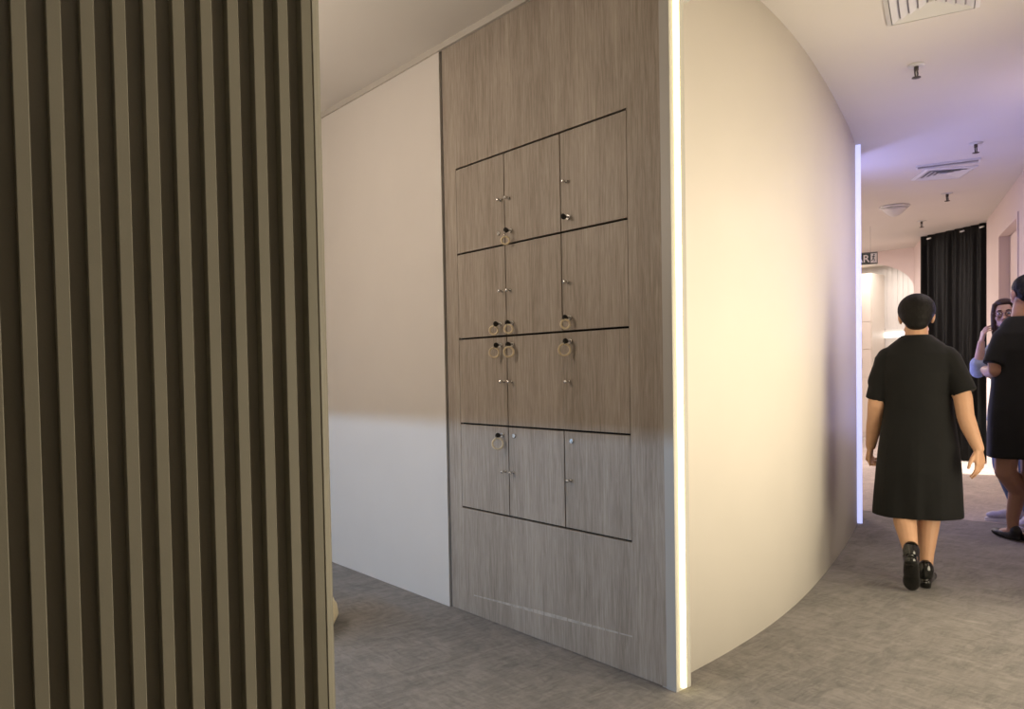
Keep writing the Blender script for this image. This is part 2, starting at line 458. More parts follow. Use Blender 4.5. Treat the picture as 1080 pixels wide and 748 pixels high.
link('backing_strip', box(LX+0.018, LX+0.03, YL-0.05, 3.350, 0.0, 2.917), M['black'], lk, )
# thin pale line laid along the lower panel
bm = bmesh.new()
for k in range(14):
    t0 = k/14; t1 = (k+0.93)/14
    ya_, yb_ = 3.142-1.068*t0, 3.142-1.068*t1
    za, zb = 0.104+0.056*t0, 0.104+0.056*t1
    hw = 0.0026+0.0060*math.sin(PI*min(1, t0*1.05))*random.uniform(0.6, 1.0)
    f = [(LX-0.0006, ya_, za-hw), (LX-0.0006, yb_, zb-hw), (LX-0.0006, yb_, zb+hw), (LX-0.0006, ya_, za+hw)]
    g = [(LX+0.001, p[1], p[2]) for p in f]
    A = [bm.verts.new(p) for p in f]; B = [bm.verts.new(p) for p in g]
    bm.faces.new(A); bm.faces.new(B[::-1])
    for i in range(4): bm.faces.new((A[i], A[(i+1) % 4], B[(i+1) % 4], B[i]))
link('pale_line', bm, M['paleline'], lk)

KNOB = LOCK = None
def knob_bm():
    bm = bmesh.new(); lathe(bm, [(0, 0.0), (0.0075, 0.0), (0.0075, 0.003), (0.0045, 0.004), (0.0045, 0.014), (0.0075, 0.016), (0.0082, 0.024), (0.006, 0.027), (0, 0.027)], (0, 0, 0), (-1, 0, 0), 18); return bm
def lock_bm():
    bm = bmesh.new(); lathe(bm, [(0, 0.0), (0.0115, 0.0), (0.0115, 0.004), (0.0095, 0.007), (0.0075, 0.007), (0.0070, 0.006), (0, 0.006)], (0, 0, 0), (-1, 0, 0), 22)
    bx(bm, -0.0068, -0.0058, -0.0012, 0.0012, -0.005, 0.005); return bm
colgap = 0.0030
locks = {}
ROWS = ['top', 'second', 'third', 'bottom']; COLS = ['end', 'middle', 'strip']
for r in range(4):
    for cidx in range(3):
        yl = Y0-cidx*W-(og if cidx == 0 else colgap)
        yr = Y0-(cidx+1)*W+(og if cidx == 2 else colgap)
        if r == 2 and cidx == 1: yr = Y0-2*W+0.0003
        if r == 2 and cidx == 2: yl = Y0-2*W-0.0003
        zt = Z0-r*HH-gz; zb = Z0-(r+1)*HH+gz
        dobj = link('door', box(LX, LX+TH, yr, yl, zb, zt, 0.0008), M['wood'], lk)
        fk = [0.93, 1.082, 2.096][cidx]; flk = [0.886, 1.118, 2.128][cidx]
        rk = r+0.505; rl = r+(0.865 if r < 2 else 0.10)
        kp = (0, Y0-fk*W-2.65, Z0-rk*HH); lp = (0, Y0-flk*W-2.65, Z0-rl*HH)
        if KNOB is None:
            KNOB = link('knob', knob_bm(), M['chrome'], dobj, True, local=True); k_ = KNOB
            LOCK = link('lock', lock_bm(), M['chrome'], dobj, False, local=True); l_ = LOCK
            for q in LOCK.data.polygons: q.use_smooth = False
        else:
            k_ = KNOB.copy(); COL.objects.link(k_); k_.parent = dobj
            l_ = LOCK.copy(); COL.objects.link(l_); l_.parent = dobj
        k_.location = kp; l_.location = lp
        locks[(r, cidx)] = Vector((LX, 2.65+lp[1], lp[2]))

# keys with coil wristbands hanging from the locks
def make_key(pos, label, ring, tilt=0.0):
    t = thing('locker_key', label, 'key', pos, 'keys left in the locker locks')
    bm = bmesh.new()
    bx(bm, -0.020, -0.0067, -0.0012, 0.0012, -0.004, 0.004)
    link('blade', bm, M['chrome'], t, local=True)
    bm = bmesh.new()
    ellipsoid(bm, (-0.031, 0, 0), (0.0155, 0.0042, 0.0125), None, 18)
    bx(bm, -0.024, -0.016, -0.004, 0.004, -0.006, 0.006, 0, 0.001)
    link('key_head', bm, M['plasticblack'], t, True, local=True)
    if ring:
        R, hang, dy = ring; R *= 0.86
        bm = bmesh.new()
        pts = []
        turns, nn = 44, 44*6
        c0 = Vector((-0.034, dy, -0.012-R-hang)); rr = 0.0036
        for k in range(nn+1):
            a = 2*PI*k/nn; b = 2*PI*turns*k/nn
            rad = R+rr*math.cos(b)
            u = Vector((0.72*math.sin(a)*rad, -0.694*math.sin(a)*rad, math.cos(a)*rad))
            pts.append(c0+u+Vector((-0.694, -0.72, 0))*rr*math.sin(b))
        tube(bm, pts, 0.0017, 6, False)
        link('coil_wristband', bm, M['coil'], t, True, local=True)
        bm = bmesh.new()
        rp = [Vector((-0.040+0.004*math.sin(a), dy*0.5+0.006*math.sin(a), -0.010-hang*0.5+(0.007+hang*0.5)*math.cos(a))) for a in [2*PI*k/20 for k in range(21)]]
        tube(bm, rp, 0.0009, 6, False)
        link('split_ring', bm, M['chrome'], t, True, local=True)
    return t
KN = {(0, 1): ('black locker key with cream coil in the middle door of the top row', (0.021, 0.018, 0.002)),
      (0, 2): ('black locker key without coil in the top-row door next to the lit corner', None),
      (1, 0): ('black locker key in the second-row door next to the white wall', (0.023, -0.002, 0.012)),
      (1, 1): ('black locker key in the middle door of the second row', (0.023, -0.002, -0.010)),
      (1, 2): ('black locker key in the second-row door next to the lit corner', (0.022, -0.002, -0.004)),
      (2, 0): ('black locker key with tan coil in the third-row door next to the white wall', (0.027, 0.0, 0.012)),
      (2, 1): ('black locker key with tan coil in the middle door of the third row', (0.027, 0.0, -0.008)),
      (2, 2): ('black locker key with bright cream coil in the third-row door next to the lit corner', (0.029, 0.0, 0.004)),
      (3, 0): ('black locker key with pale coil, the only key in the bottom row of lockers', (0.030, 0.002, -0.002))}
for k, (lab, ring) in KN.items():
    make_key(locks[k], lab, ring)

# ------------------------------------------------------------------ lit corner post and LED strips
bm = bmesh.new()
bx(bm, 2.3640, 2.4545, 1.8555, 1.9025, 0, 2.70, 0, 0.0008)
bx(bm, 2.3700, 2.4545, 1.9025, 1.9285, 0, 2.70)
struct('trim_2', bm, M['posttrim'])
bm = bmesh.new(); bx(bm, 2.3640, 2.56, 1.79, 1.9285, 2.70, H); struct('trim_3', bm, M['trim'])
bm = bmesh.new()
seg = 10
prof = [(2.404+0.0135*math.cos(PI+PI*k/seg), 1.8555+0.013*math.sin(PI+PI*k/seg)) for k in range(seg+1)]
prism(bm, prof, 0.012, 2.69)
tag(link('led_strip', bm, M['ledwarm'], origin=(2.404, 1.855, 0)), 'glowing warm white vertical light strip on the post beside the wood lockers', 'light')
# end of the curved wall
e = Vector((6.225, 2.996)); td = Vector((0.93, 0.37)).normalized(); nd = Vector((0.37, -0.93))
bm = bmesh.new()
q = [e+td*0.0+nd*0.0, e+td*0.055-nd*0.004, e+td*0.06-nd*0.07, e-nd*0.07]
prism(bm, [(p.x, p.y) for p in q], 0, H); struct('trim_4', bm, M['trim'])
bm = bmesh.new()
eb = Vector((5.95, 2.884))
q = [eb-nd*0.006, eb+nd*0.030, eb+nd*0.035+td*0.004, eb+nd*0.035+td*0.016, eb+nd*0.030+td*0.020, eb-nd*0.006+td*0.020]
prism(bm, [(p.x, p.y) for p in q], 0.004, H-0.004)
tag(link('led_strip', bm, M['ledblue'], origin=(eb.x, eb.y, 0)), 'blue violet vertical light strip at the far end of the curved white wall', 'light')

# ------------------------------------------------------------------ cushion peeking out
ct = thing('floor_cushion', 'round cream floor cushion barely peeking out from behind the slatted partition', 'cushion', (1.534, 3.585, 0))
bm = bmesh.new()
lathe(bm, [(0, 0.0), (0.20, 0.0), (0.245, 0.025), (0.268, 0.07), (0.262, 0.11), (0.235, 0.14), (0.19, 0.152), (0, 0.158)], (1.534, 3.585, 0), (0, 0, 1), 48)
link('pad', bm, M['cushion'], ct, True)
bm = bmesh.new(); tube(bm, [(1.534+0.245*math.cos(t), 3.585+0.245*math.sin(t), 0.134) for t in [2*PI*k/48 for k in range(49)]], 0.004, 8, False)
link('piping', bm, M['cushion'], ct, True)

# ------------------------------------------------------------------ ceiling fittings
def rotz(p, a, c): x, y = p[0]-c[0], p[1]-c[1]; return (c[0]+x*math.cos(a)-y*math.sin(a), c[1]+x*math.sin(a)+y*math.cos(a))
def diffuser(loc, size, ang, label):
    """square ceiling air diffuser: outer frame, nested sloping vanes, centre plate"""
    t = thing('air_diffuser', label, 'air vent', (loc[0], loc[1], H), 'square ceiling air diffusers')
    def ring(bm, h0, z0, h1, z1, th=0.003):
        for s in range(4):
            def P(h, sgn, z):
                p = [(h, -h), (h, h), (-h, h), (-h, -h)][(s+(1 if sgn > 0 else 0)) % 4]
                return p[0], p[1], z
            a = P(h0, -1, z0); b = P(h0, 1, z0); c_ = P(h1, 1, z1); d_ = P(h1, -1, z1)
            up = [(v[0], v[1], v[2]+th) for v in (a, b, c_, d_)]
            A = [bm.verts.new(v) for v in (a, b, c_, d_)]; B = [bm.verts.new(v) for v in up]
            bm.faces.new(A); bm.faces.new(B[::-1])
            for i in range(4): bm.faces.new((A[i], A[(i+1) % 4], B[(i+1) % 4], B[i]))
    def put(name, bm, mat):
        bmesh.ops.rotate(bm, verts=bm.verts, cent=(0, 0, 0), matrix=Matrix.Rotation(ang, 3, 'Z'))
        return link(name, bm, mat, t, local=True)
    h = size/2
    bm = bmesh.new(); ring(bm, h, -0.006, h-0.022, -0.016, 0.006); put('frame', bm, M['metalwhite'])
    bm = bmesh.new(); bx(bm, -h+0.02, h-0.02, -h+0.02, h-0.02, -0.002, -0.0005); put('backing', bm, M['metalgrey'])
    k = 0
    hh = h-0.026
    while hh > 0.05:
        bm = bmesh.new(); ring(bm, hh, -0.015, hh-0.032, -0.004, 0.0015); put('vane', bm, M['metalwhite']); hh -= 0.040; k += 1
    bm = bmesh.new(); bx(bm, -hh, hh, -hh, hh, -0.016, -0.006, 0, 0.002); put('centre_plate', bm, M['metalwhite'])
    return t
diffuser((3.885, 1.518, H), 0.40, math.atan2(-0.36, 0.135)+PI/2, 'white square air diffuser on the ceiling nearest the viewer, cut by the top edge')
diffuser((7.475, 2.825, H), 0.42, math.atan2(-0.36, 0.29)+PI/2, 'small white square air diffuser just beyond the slot vent on the ceiling')
# slot vent
ang = math.atan2(2.455-2.875, 7.22-7.06)
sl = thing('slot_vent', 'narrow grey linear slot vent on the ceiling in front of the square diffuser', 'air vent', (7.14, 2.665, H))
def slv(name, x0, x1, y0, y1, z0, z1, mat):
    bm = box(x0, x1, y0, y1, z0, z1)
    bmesh.ops.rotate(bm, verts=bm.verts, cent=(0, 0, 0), matrix=Matrix.Rotation(ang, 3, 'Z'))
    return link(name, bm, mat, sl, local=True)
bm = bmesh.new()
bx(bm, -0.24, 0.24, -0.055, -0.040, -0.014, 0); bx(bm, -0.24, 0.24, 0.040, 0.055, -0.014, 0)
bx(bm, -0.24, -0.225, -0.040, 0.040, -0.014, 0); bx(bm, 0.225, 0.24, -0.040, 0.040, -0.014, 0)
bmesh.ops.rotate(bm, verts=bm.verts, cent=(0, 0, 0), matrix=Matrix.Rotation(ang, 3, 'Z'))
link('frame', bm, M['metalwhite'], sl, local=True)
slv('backing', -0.225, 0.225, -0.04, 0.04, -0.003, -0.0005, M['metalgrey'])
slv('blade', -0.225, 0.225, -0.018, -0.010, -0.012, -0.003, M['metalgrey'])
slv('blade', -0.225, 0.225, 0.010, 0.018, -0.012, -0.003, M['metalgrey'])

def sprinkler(loc, label, s=1.0):
    t = thing('fire_sprinkler', label, 'sprinkler', (loc[0], loc[1], H), 'ceiling sprinkler heads')
    bm = bmesh.new(); lathe(bm, [(0, -0.0005), (0.036*s, -0.0005), (0.036*s, -0.004), (0.030*s, -0.009), (0.014*s, -0.010), (0, -0.010)], (0, 0, 0), (0, 0, 1), 28)
    link('escutcheon', bm, M['metalwhite'], t, True, local=True)
    bm = bmesh.new()
    lathe(bm, [(0, -0.009), (0.010*s, -0.009), (0.010*s, -0.026*s), (0.006*s, -0.028*s), (0, -0.028*s)], (0, 0, 0), (0, 0, 1), 16)
    link('body', bm, M['brass'], t, True, local=True)
    bm = bmesh.new()
    for sg in (-1, 1):
        tube(bm, [(sg*0.010*s, 0, -0.022*s), (sg*0.016*s, 0, -0.036*s), (sg*0.010*s, 0, -0.052*s), (0, 0, -0.056*s)], 0.0035*s, 8)
    link('frame_arm', bm, M['brass'], t, True, local=True)
    bm = bmesh.new(); tube(bm, [(0, 0, -0.028*s), (0, 0, -0.054*s)], 0.0025*s, 8); link('bulb', bm, M['signwhite'], t, True, local=True)
    bm = bmesh.new(); lathe(bm, [(0, -0.054*s), (0.019*s, -0.056*s), (0.019*s, -0.059*s), (0, -0.062*s)], (0, 0, 0), (0, 0, 1), 20)
    link('deflector', bm, M['brass'], t, True, local=True)
    return t
sprinkler((4.66, 1.905), 'sprinkler head on the ceiling between the near air diffuser and the violet glow', 1.25)
sprinkler((6.68, 2.29), 'sprinkler head on the ceiling just before the slot vent', 1.3)
sprinkler((8.40, 3.14), 'dark sprinkler head on the ceiling beyond the small square diffuser', 1.35)
sprinkler((9.75, 3.93), 'sprinkler head on the ceiling close to the top of the black curtain', 1.35)

dt = thing('heat_detector', 'shallow cone shaped white heat detector on the ceiling past the small diffuser', 'detector', (8.60, 3.745, H))
bm = bmesh.new(); lathe(bm, [(0, -0.0005), (0.145, -0.0005), (0.150, -0.012), (0.140, -0.022), (0, -0.022)], (0, 0, 0), (0, 0, 1), 40)
link('base', bm, M['metalwhite'], dt, True, local=True)
bm = bmesh.new(); lathe(bm, [(0, -0.021), (0.132, -0.021), (0.105, -0.052), (0.060, -0.092), (0.025, -0.112), (0, -0.116)], (0, 0, 0), (0, 0, 1), 40)
link('cover', bm, M['metalwhite'], dt, True, local=True)

# ------------------------------------------------------------------ exit sign
sg = thing('exit_sign', 'dark green hanging exit sign reading KELUAR with a running figure, before the arch', 'sign', (9.60, 4.385, 2.48))
fx = Vector((0.40, -0.916, 0)).normalized()        # along the sign, towards the corridor's right side
fy = Vector((-fx.y, fx.x, 0))*1.0
if fy.dot(Vector((1, 0.42, 0))) < 0: fy = -fy      # away from the viewer
sgM = Matrix(((fx.x, fy.x, 0), (fx.y, fy.y, 0), (0, 0, 1)))
def sput(name, bm, mat, parent=sg):
    for v in bm.verts: v.co = sgM @ v.co
    return link(name, bm, mat, parent, local=True)
SW, SH = 0.55, 0.150
plate = sput('plate', box(-SW, 0.0, 0.0, 0.028, 0.0, SH, 0.003), M['signgreen'])
bm = bmesh.new()
for (a, b, c_, d_) in ((-SW+0.006, -0.006, 0.005, 0.010), (-SW+0.006, -0.006, SH-0.010, SH-0.005), (-SW+0.006, -SW+0.011, 0.005, SH-0.005), (-0.011, -0.006, 0.005, SH-0.005)):
    bx(bm, a, b, -0.0015, 0.0005, c_, d_)
sput('border', bm, M['metalgrey'])
def text_bm(body, size, depth):
    cu = bpy.data.curves.new('txt', 'FONT'); cu.body = body; cu.size = size; cu.extrude = depth; cu.offset = 0.0022
    o = bpy.data.objects.new('txt', cu); COL.objects.link(o)
    dg = bpy.context.evaluated_depsgraph_get(); dg.update()
    me = bpy.data.meshes.new_from_object(o.evaluated_get(dg)); b = bmesh.new(); b.from_mesh(me)
    bpy.data.objects.remove(o); bpy.data.meshes.remove(me); return b
bm = text_bm('KELUAR', 0.128, 0.001)
xs = [v.co.x for v in bm.verts]; x0, x1 = min(xs), max(xs)
tw = SW-0.086-0.012
for v in bm.verts:
    x, y, z = v.co; v.co = Vector((-SW+0.012+(x-x0)/(x1-x0)*tw, -0.002+(-z), 0.030+y))
sput('lettering', bm, M['signwhite'])
# running figure on its pale square
sput('pictogram_field', (lambda b: b)(box(-0.078, -0.010, -0.0016, 0.0005, 0.018, SH-0.018)), M['signwhite'])
bm = bmesh.new()
def stick(p, q, r): tube(bm, [(p[0]*0.72-0.001, -0.003, p[1]), (q[0]*0.72-0.001, -0.003, q[1])], [r, r*0.85], 8)
ellipsoid(bm, (-0.040, -0.003, 0.116), (0.009, 0.003, 0.009), None, 12)
stick((-0.058, 0.104), (-0.068, 0.072), 0.0075); stick((-0.060, 0.100), (-0.040, 0.088), 0.004); stick((-0.060, 0.101), (-0.086, 0.094), 0.004)
stick((-0.067, 0.072), (-0.048, 0.058), 0.005); stick((-0.048, 0.058), (-0.052, 0.032), 0.0045); stick((-0.069, 0.071), (-0.079, 0.050), 0.005); stick((-0.079, 0.050), (-0.100, 0.046), 0.0045)
sput('running_figure', bm, M['signgreen'])
for x in (-SW+0.08, -0.08):
    bm = bmesh.new(); tube(bm, [(x, 0.014, SH), (x, 0.014, H-2.48-0.001)], 0.002, 10); sput('hanging_rod', bm, M['metalgrey'])

# ------------------------------------------------------------------ curtain
cu = thing('black_curtain', 'floor length black curtain hanging in folds from the ceiling beside the pink wall', 'curtain', (10.8, 3.9, 0))
A = Vector((11.02, 4.40)); B = Vector((10.50, 3.30))
d = (B-A); Lc = d.length; d.normalize(); nrm = Vector((d.y, -d.x))
if nrm.dot(Vector((-1, -0.4))) < 0: nrm = -nrm
bm = bmesh.new()
NP, NZ = 150, 14
rows = []
for j in range(NZ+1):
    z = 0.012+(H-0.004-0.012)*j/NZ
    row = []
    for i in range(NP+1):
        s = i/NP
        amp = 0.050*(1-0.45*(z/H))*(0.75+0.25*math.sin(s*17.0+1.1))
        ph = s*9.2*2*PI+0.5*math.sin(s*11)+0.10*math.sin(z*2.1+s*20)
        off = amp*math.sin(ph)+0.012*math.sin(s*61+z*0.7)
        p = A+d*(s*Lc)+nrm*(off+0.06)
        row.append(bm.verts.new((p.x, p.y, z)))
    rows.append(row)
for r0, r1 in zip(rows, rows[1:]):
    for i in range(NP): bm.faces.new((r0[i], r0[i+1], r1[i+1], r1[i]))
bmesh.ops.solidify(bm, geom=bm.faces[:], thickness=0.003)
link('drape', bm, M['curtain'], cu, True)
bm = bmesh.new()
prism(bm, [tuple(A-nrm*0.03), tuple(B-nrm*0.03), tuple(B-nrm*0.005), tuple(A-nrm*0.005)], H-0.045, H-0.001)
link('track', bm, M['plasticblack'], cu)
for s in (0.16, 0.60, 0.84):
    p = A+d*(s*Lc)+nrm*0.118
    bm = bmesh.new(); tube(bm, [(p.x-d.x*0.03, p.y-d.y*0.03, H-0.06), (p.x+d.x*0.03, p.y+d.y*0.03, H-0.056)], 0.010, 10)
    link('curtain_hook', bm, M['metalwhite'], cu, True)

# ------------------------------------------------------------------ room behind the arch
cb = thing('storage_cabinet', 'tall cream storage cabinet with grey bar handles seen through the arch', 'cabinet', (13.44, 6.9, 0))
CX0 = 13.2
link('body', box(CX0+0.02, 13.69, 6.14, 7.34, 0, 2.80), M['cab'], cb)
for (z0, z1, hz) in ((0.08, 1.02, None), (1.03, 1.50, 1.27), (1.51, 1.97, 1.71), (1.98, 2.74, 2.16)):
    for (y0, y1) in ((6.15, 6.735), (6.745, 7.33)):
        dd = link('door', box(CX0, CX0+0.02, y0, y1, z0, z1, 0.002), M['cab'], cb)
        if hz:
            yh = y0+0.16
            bm = bmesh.new(); tube(bm, [(CX0, yh, hz-0.075), (CX0-0.03, yh, hz-0.075), (CX0-0.03, yh, hz+0.075), (CX0, yh, hz+0.075)], 0.008, 8)
            link('handle', bm, M['metalgrey'], dd, True)
tag(link('led_strip', box(13.66, 13.70, 4.4, 6.13, 1.705, 1.795, 0.004), M['ledwhite'], origin=(13.675, 5.3, 1.75)), 'glowing white horizontal light strip on the back wall seen through the arch', 'light')

# ------------------------------------------------------------------ people
class Rig:
    def __init__(s, base, fw):
        s.b = Vector((base[0], base[1], 0)); f = Vector((fw[0], fw[1], 0)).normalized()
        s.f = f; s.r = Vector((f.y, -f.x, 0))
    def __call__(s, r, f, u): return s.b+s.r*r+s.f*f+Vector((0, 0, u))
    def rot(s, yaw=0, pitch=0, roll=0):
        M0 = Matrix((s.r, s.f, Vector((0, 0, 1)))).transposed()
        return M0 @ Euler((pitch, roll, yaw), 'XYZ').to_matrix()

def head_shape(bm, c, R, k=1.0):
    P = lambda x, y, z: c+R @ Vector((x*k, y*k, z*k))
    def E(p, r): ellipsoid(bm, P(*p), tuple(q*k for q in r), R)
    E((0, -0.012, 0.030), (0.074, 0.094, 0.086)); E((0, 0.022, -0.036), (0.058, 0.068, 0.076)); E((0, 0.056, -0.094), (0.026, 0.026, 0.020))
    for s in (-1, 1):
        E((s*0.036, 0.058, -0.028), (0.026, 0.028, 0.026)); E((s*0.082, -0.006, -0.004), (0.013, 0.021, 0.033)); E((s*0.080, 0.0, -0.030), (0.009, 0.012, 0.014))
        E((s*0.014, 0.092, -0.034), (0.008, 0.009, 0.007)); E((s*0.048, 0.01, -0.075), (0.016, 0.03, 0.018))
    capsule(bm, P(0, 0.086, 0.010), P(0, 0.106, -0.028), 0.009*k, 0.0125*k)
    capsule(bm, P(-0.036, 0.075, 0.026), P(0.036, 0.075, 0.026), 0.012*k, 0.012*k)
    capsule(bm, P(-0.015, 0.082, -0.062), P(0.015, 0.082, -0.062), 0.009*k, 0.009*k)
def face_parts(body, c, R, k, brow_mat):
    P = lambda x, y, z: c+R @ Vector((x*k, y*k, z*k))
    for s in (-1, 1):
        bm = bmesh.new(); ellipsoid(bm, P(s*0.031, 0.079, 0.007), (0.0135*k, 0.0095*k, 0.009*k), R, 14); eo = link('eye', bm, M['eyewhite'], body, True)
        bm = bmesh.new(); ellipsoid(bm, P(s*0.031, 0.0865, 0.007), (0.0058*k, 0.003*k, 0.0062*k), R, 12); link('iris', bm, M['iris'], body, True)
        bm = bmesh.new(); tube(bm, [P(s*0.014, 0.090, 0.028), P(s*0.032, 0.088, 0.033), P(s*0.050, 0.076, 0.027)], [0.0035*k, 0.004*k, 0.0022*k], 8); link('eyebrow', bm, brow_mat, body, True)
    bm = bmesh.new()
    ellipsoid(bm, P(0, 0.0915, -0.058), (0.021*k, 0.006*k, 0.0048*k), R, 14); ellipsoid(bm, P(0, 0.0905, -0.066), (0.017*k, 0.0065*k, 0.0055*k), R, 14)
    link('lips', bm, M['lips'], body, True)
def hand_shape(bm, wrist, zdir, palm, side, k=1.0, curl=(0.35, 0.45, 0.3), spread=1.0):
    """palm, five fingers of different lengths; zdir points from wrist to fingers, palm is the palm's outward direction, side=+1 puts the thumb on +x"""
    z = Vector(zdir).normalized(); y = Vector(palm); y = (y-z*y.dot(z)).normalized(); x = y.cross(z)*side
    P = lambda a, b, c: wrist+x*(a*k)+y*(b*k)+z*(c*k)
    xs_ = [0.031, 0.0105, -0.0105, -0.030]
    for i, a in enumerate(xs_):
        capsule(bm, P(a*0.55, 0, 0.006), P(a, 0, 0.080-0.005*abs(i-1)), 0.0135*k, 0.0115*k, 10)
    lens = [(0.040, 0.025, 0.019), (0.045, 0.028, 0.020), (0.041, 0.026, 0.019), (0.032, 0.020, 0.017)]
    for i, a in enumerate(xs_):
        p = (a, 0.0, 0.080-0.005*abs(i-1)); ang = 0.0; sp_ = (a*2.2)*spread
        for j, L in enumerate(lens[i]):
            ang += curl[j]*(1.0+0.12*i)
            q = (p[0]+sp_*L*1.6, p[1]+L*math.sin(ang), p[2]+L*math.cos(ang))
            r0 = [0.0092, 0.0084, 0.0076][j]*(0.9 if i == 3 else 1); r1 = [0.0084, 0.0076, 0.0066][j]*(0.9 if i == 3 else 1)
            capsule(bm, P(*p), P(*q), r0*k, r1*k, 10); p = q
    tp = [(0.018, 0.006, 0.016), (0.043, 0.016, 0.046), (0.056, 0.024, 0.074), (0.058, 0.033, 0.098)]
    tr = [0.0145, 0.0115, 0.0098, 0.0080]
    for a, b, r0, r1 in zip(tp, tp[1:], tr, tr[1:]): capsule(bm, P(*a), P(*b), r0*k, r1*k, 10)
def loft(bm, rings, seg=36, cap0=True, cap1=True):
    """rings: (centre, xvec, yvec) ellipses"""
    R_ = [[bm.verts.new(c+x*math.cos(t)+y*math.sin(t)) for t in [2*PI*k/seg for k in range(seg)]] for c, x, y in rings]
    for a, b in zip(R_, R_[1:]):
        for k in range(seg): bm.faces.new((a[k], a[(k+1) % seg], b[(k+1) % seg], b[k]))
    if cap0: bm.faces.new(R_[0][::-1])
    if cap1: bm.faces.new(R_[-1])
def limb(bm, pts, rad):
    for a, b, r0, r1 in zip(pts, pts[1:], rad, rad[1:]): capsule(bm, a, b, r0, r1)
def garment_rings(rig, rows):
    return [(rig(r, f, u), rig.r*rx, rig.f*ry) for (u, r, f, rx, ry) in rows]
def skirt_shell(bm, rig, rows, inner_from, th=0.022):
    """outer surface from neck to hem, then back up inside as far as inner_from: an open hem with thickness"""
    out = garment_rings(rig, rows)
    inn = [(c+Vector((0, 0, 0.0)), x*((x.length-th)/x.length), y*((y.length-th)/y.length)) for (c, x, y) in out[::-1] if c.z <= inner_from]
    loft(bm, out+inn)
def wavy(bm, rig, z_top, z_hem, amp, nf, phase=0.0):
    """soft vertical folds in the lower part of a skirt"""
    for v in bm.verts:
        d = v.co-rig.b; u = v.co.z
        if u < z_top:
            t = min(1, (z_top-u)/(z_top-z_hem)); a = math.atan2(d.dot(rig.f), d.dot(rig.r))
            rad = (rig.r*math.cos(a)+rig.f*math.sin(a)); v.co += rad*amp*t*math.sin(nf*a+phase)

# ---- woman walking away
rg = Rig((4.47, 1.83), (0.92, 0.39))
p1 = thing('person', 'person in a knee-length black dress and black heels walking away between curved wall and curtain', 'person', tuple(rg.b))
bm = bmesh.new()
hc = rg(0.0, 0.062, 1.513); hR = rg.rot(0.03, -0.05)
head_shape(bm, hc, hR, 0.98)
limb(bm, [rg(0, 0.035, 1.36), rg(0, 0.045, 1.45)], [0.062, 0.058])
# trunk
loft(bm, garment_rings(rg, [(0.62, 0, 0.03, 0.13, 0.09), (0.76, 0, 0.025, 0.175, 0.125), (0.90, 0, 0.03, 0.165, 0.115), (1.02, 0, 0.035, 0.140, 0.105), (1.16, 0, 0.035, 0.155, 0.115), (1.28, 0, 0.03, 0.165, 0.10), (1.34, 0, 0.03, 0.13, 0.075), (1.385, 0, 0.032, 0.06, 0.05)]))
for s in (-1, 1): ellipsoid(bm, rg(s*0.150, 0.03, 1.262), (0.058, 0.058, 0.055))
# her left arm swings forward, right arm back
limb(bm, [rg(-0.158, 0.03, 1.262), rg(-0.203, 0.035, 1.02), rg(-0.212, 0.060, 0.945)], [0.056, 0.047, 0.042])
limb(bm, [rg(-0.212, 0.060, 0.945), rg(-0.218, 0.085, 0.89), rg(-0.236, 0.125, 0.775)], [0.042, 0.042, 0.028])
hand_shape(bm, rg(-0.238, 0.128, 0.768), rg.f*0.25-rg.r*0.12+Vector((0, 0, -1)), rg.r*0.9-rg.f*0.35, -1, 0.92, (0.75, 0.95, 0.6), 0.3)
limb(bm, [rg(0.160, 0.025, 1.262), rg(0.220, -0.02, 1.06), rg(0.230, -0.045, 0.965)], [0.056, 0.047, 0.043])
limb(bm, [rg(0.230, -0.045, 0.965), rg(0.245, -0.06, 0.91), rg(0.286, -0.095, 0.795)], [0.043, 0.042, 0.028])
hand_shape(bm, rg(0.287, -0.097, 0.790), rg.r*0.10-rg.f*0.10+Vector((0, 0, -1)), -rg.r*0.75+rg.f*0.55, 1, 0.95, (0.28, 0.35, 0.25), 0.8)
# legs: left trailing on its toe, right ahead
limb(bm, [rg(-0.080, 0.03, 0.76), rg(-0.070, 0.010, 0.48), rg(-0.060, -0.040, 0.375), rg(-0.038, -0.125, 0.262), rg(-0.030, -0.170, 0.205)], [0.088, 0.062, 0.060, 0.042, 0.034])
limb(bm, [rg(-0.030, -0.175, 0.195), rg(-0.030, -0.155, 0.115), rg(-0.030, -0.115, 0.058)], [0.030, 0.026, 0.019])
limb(bm, [rg(0.080, 0.03, 0.76), rg(0.068, 0.060, 0.46), rg(0.055, 0.058, 0.335), rg(0.046, 0.040, 0.19), rg(0.045, 0.034, 0.105)], [0.088, 0.062, 0.057, 0.040, 0.033])
limb(bm, [rg(0.045, 0.034, 0.09), rg(0.05, 0.10, 0.05), rg(0.055, 0.17, 0.028)], [0.031, 0.029, 0.022])
body1 = link('body', fuse(bm, 0.0052, 3), M['skin_tan'], p1, True)
face_parts(body1, hc, hR, 0.98, M['hair_black'])
bm = bmesh.new()
P = lambda x, y, z: hc+hR @ Vector((x, y, z))
ellipsoid(bm, P(0, -0.020, 0.034), (0.096, 0.099, 0.092), hR); ellipsoid(bm, P(0, -0.047, 0.0), (0.082, 0.072, 0.07), hR); ellipsoid(bm, P(0, -0.062, -0.040), (0.060, 0.042, 0.045), hR)
link('hair', fuse(bm, 0.006, 4), M['hair_black'], p1, True)
bm = bmesh.new()
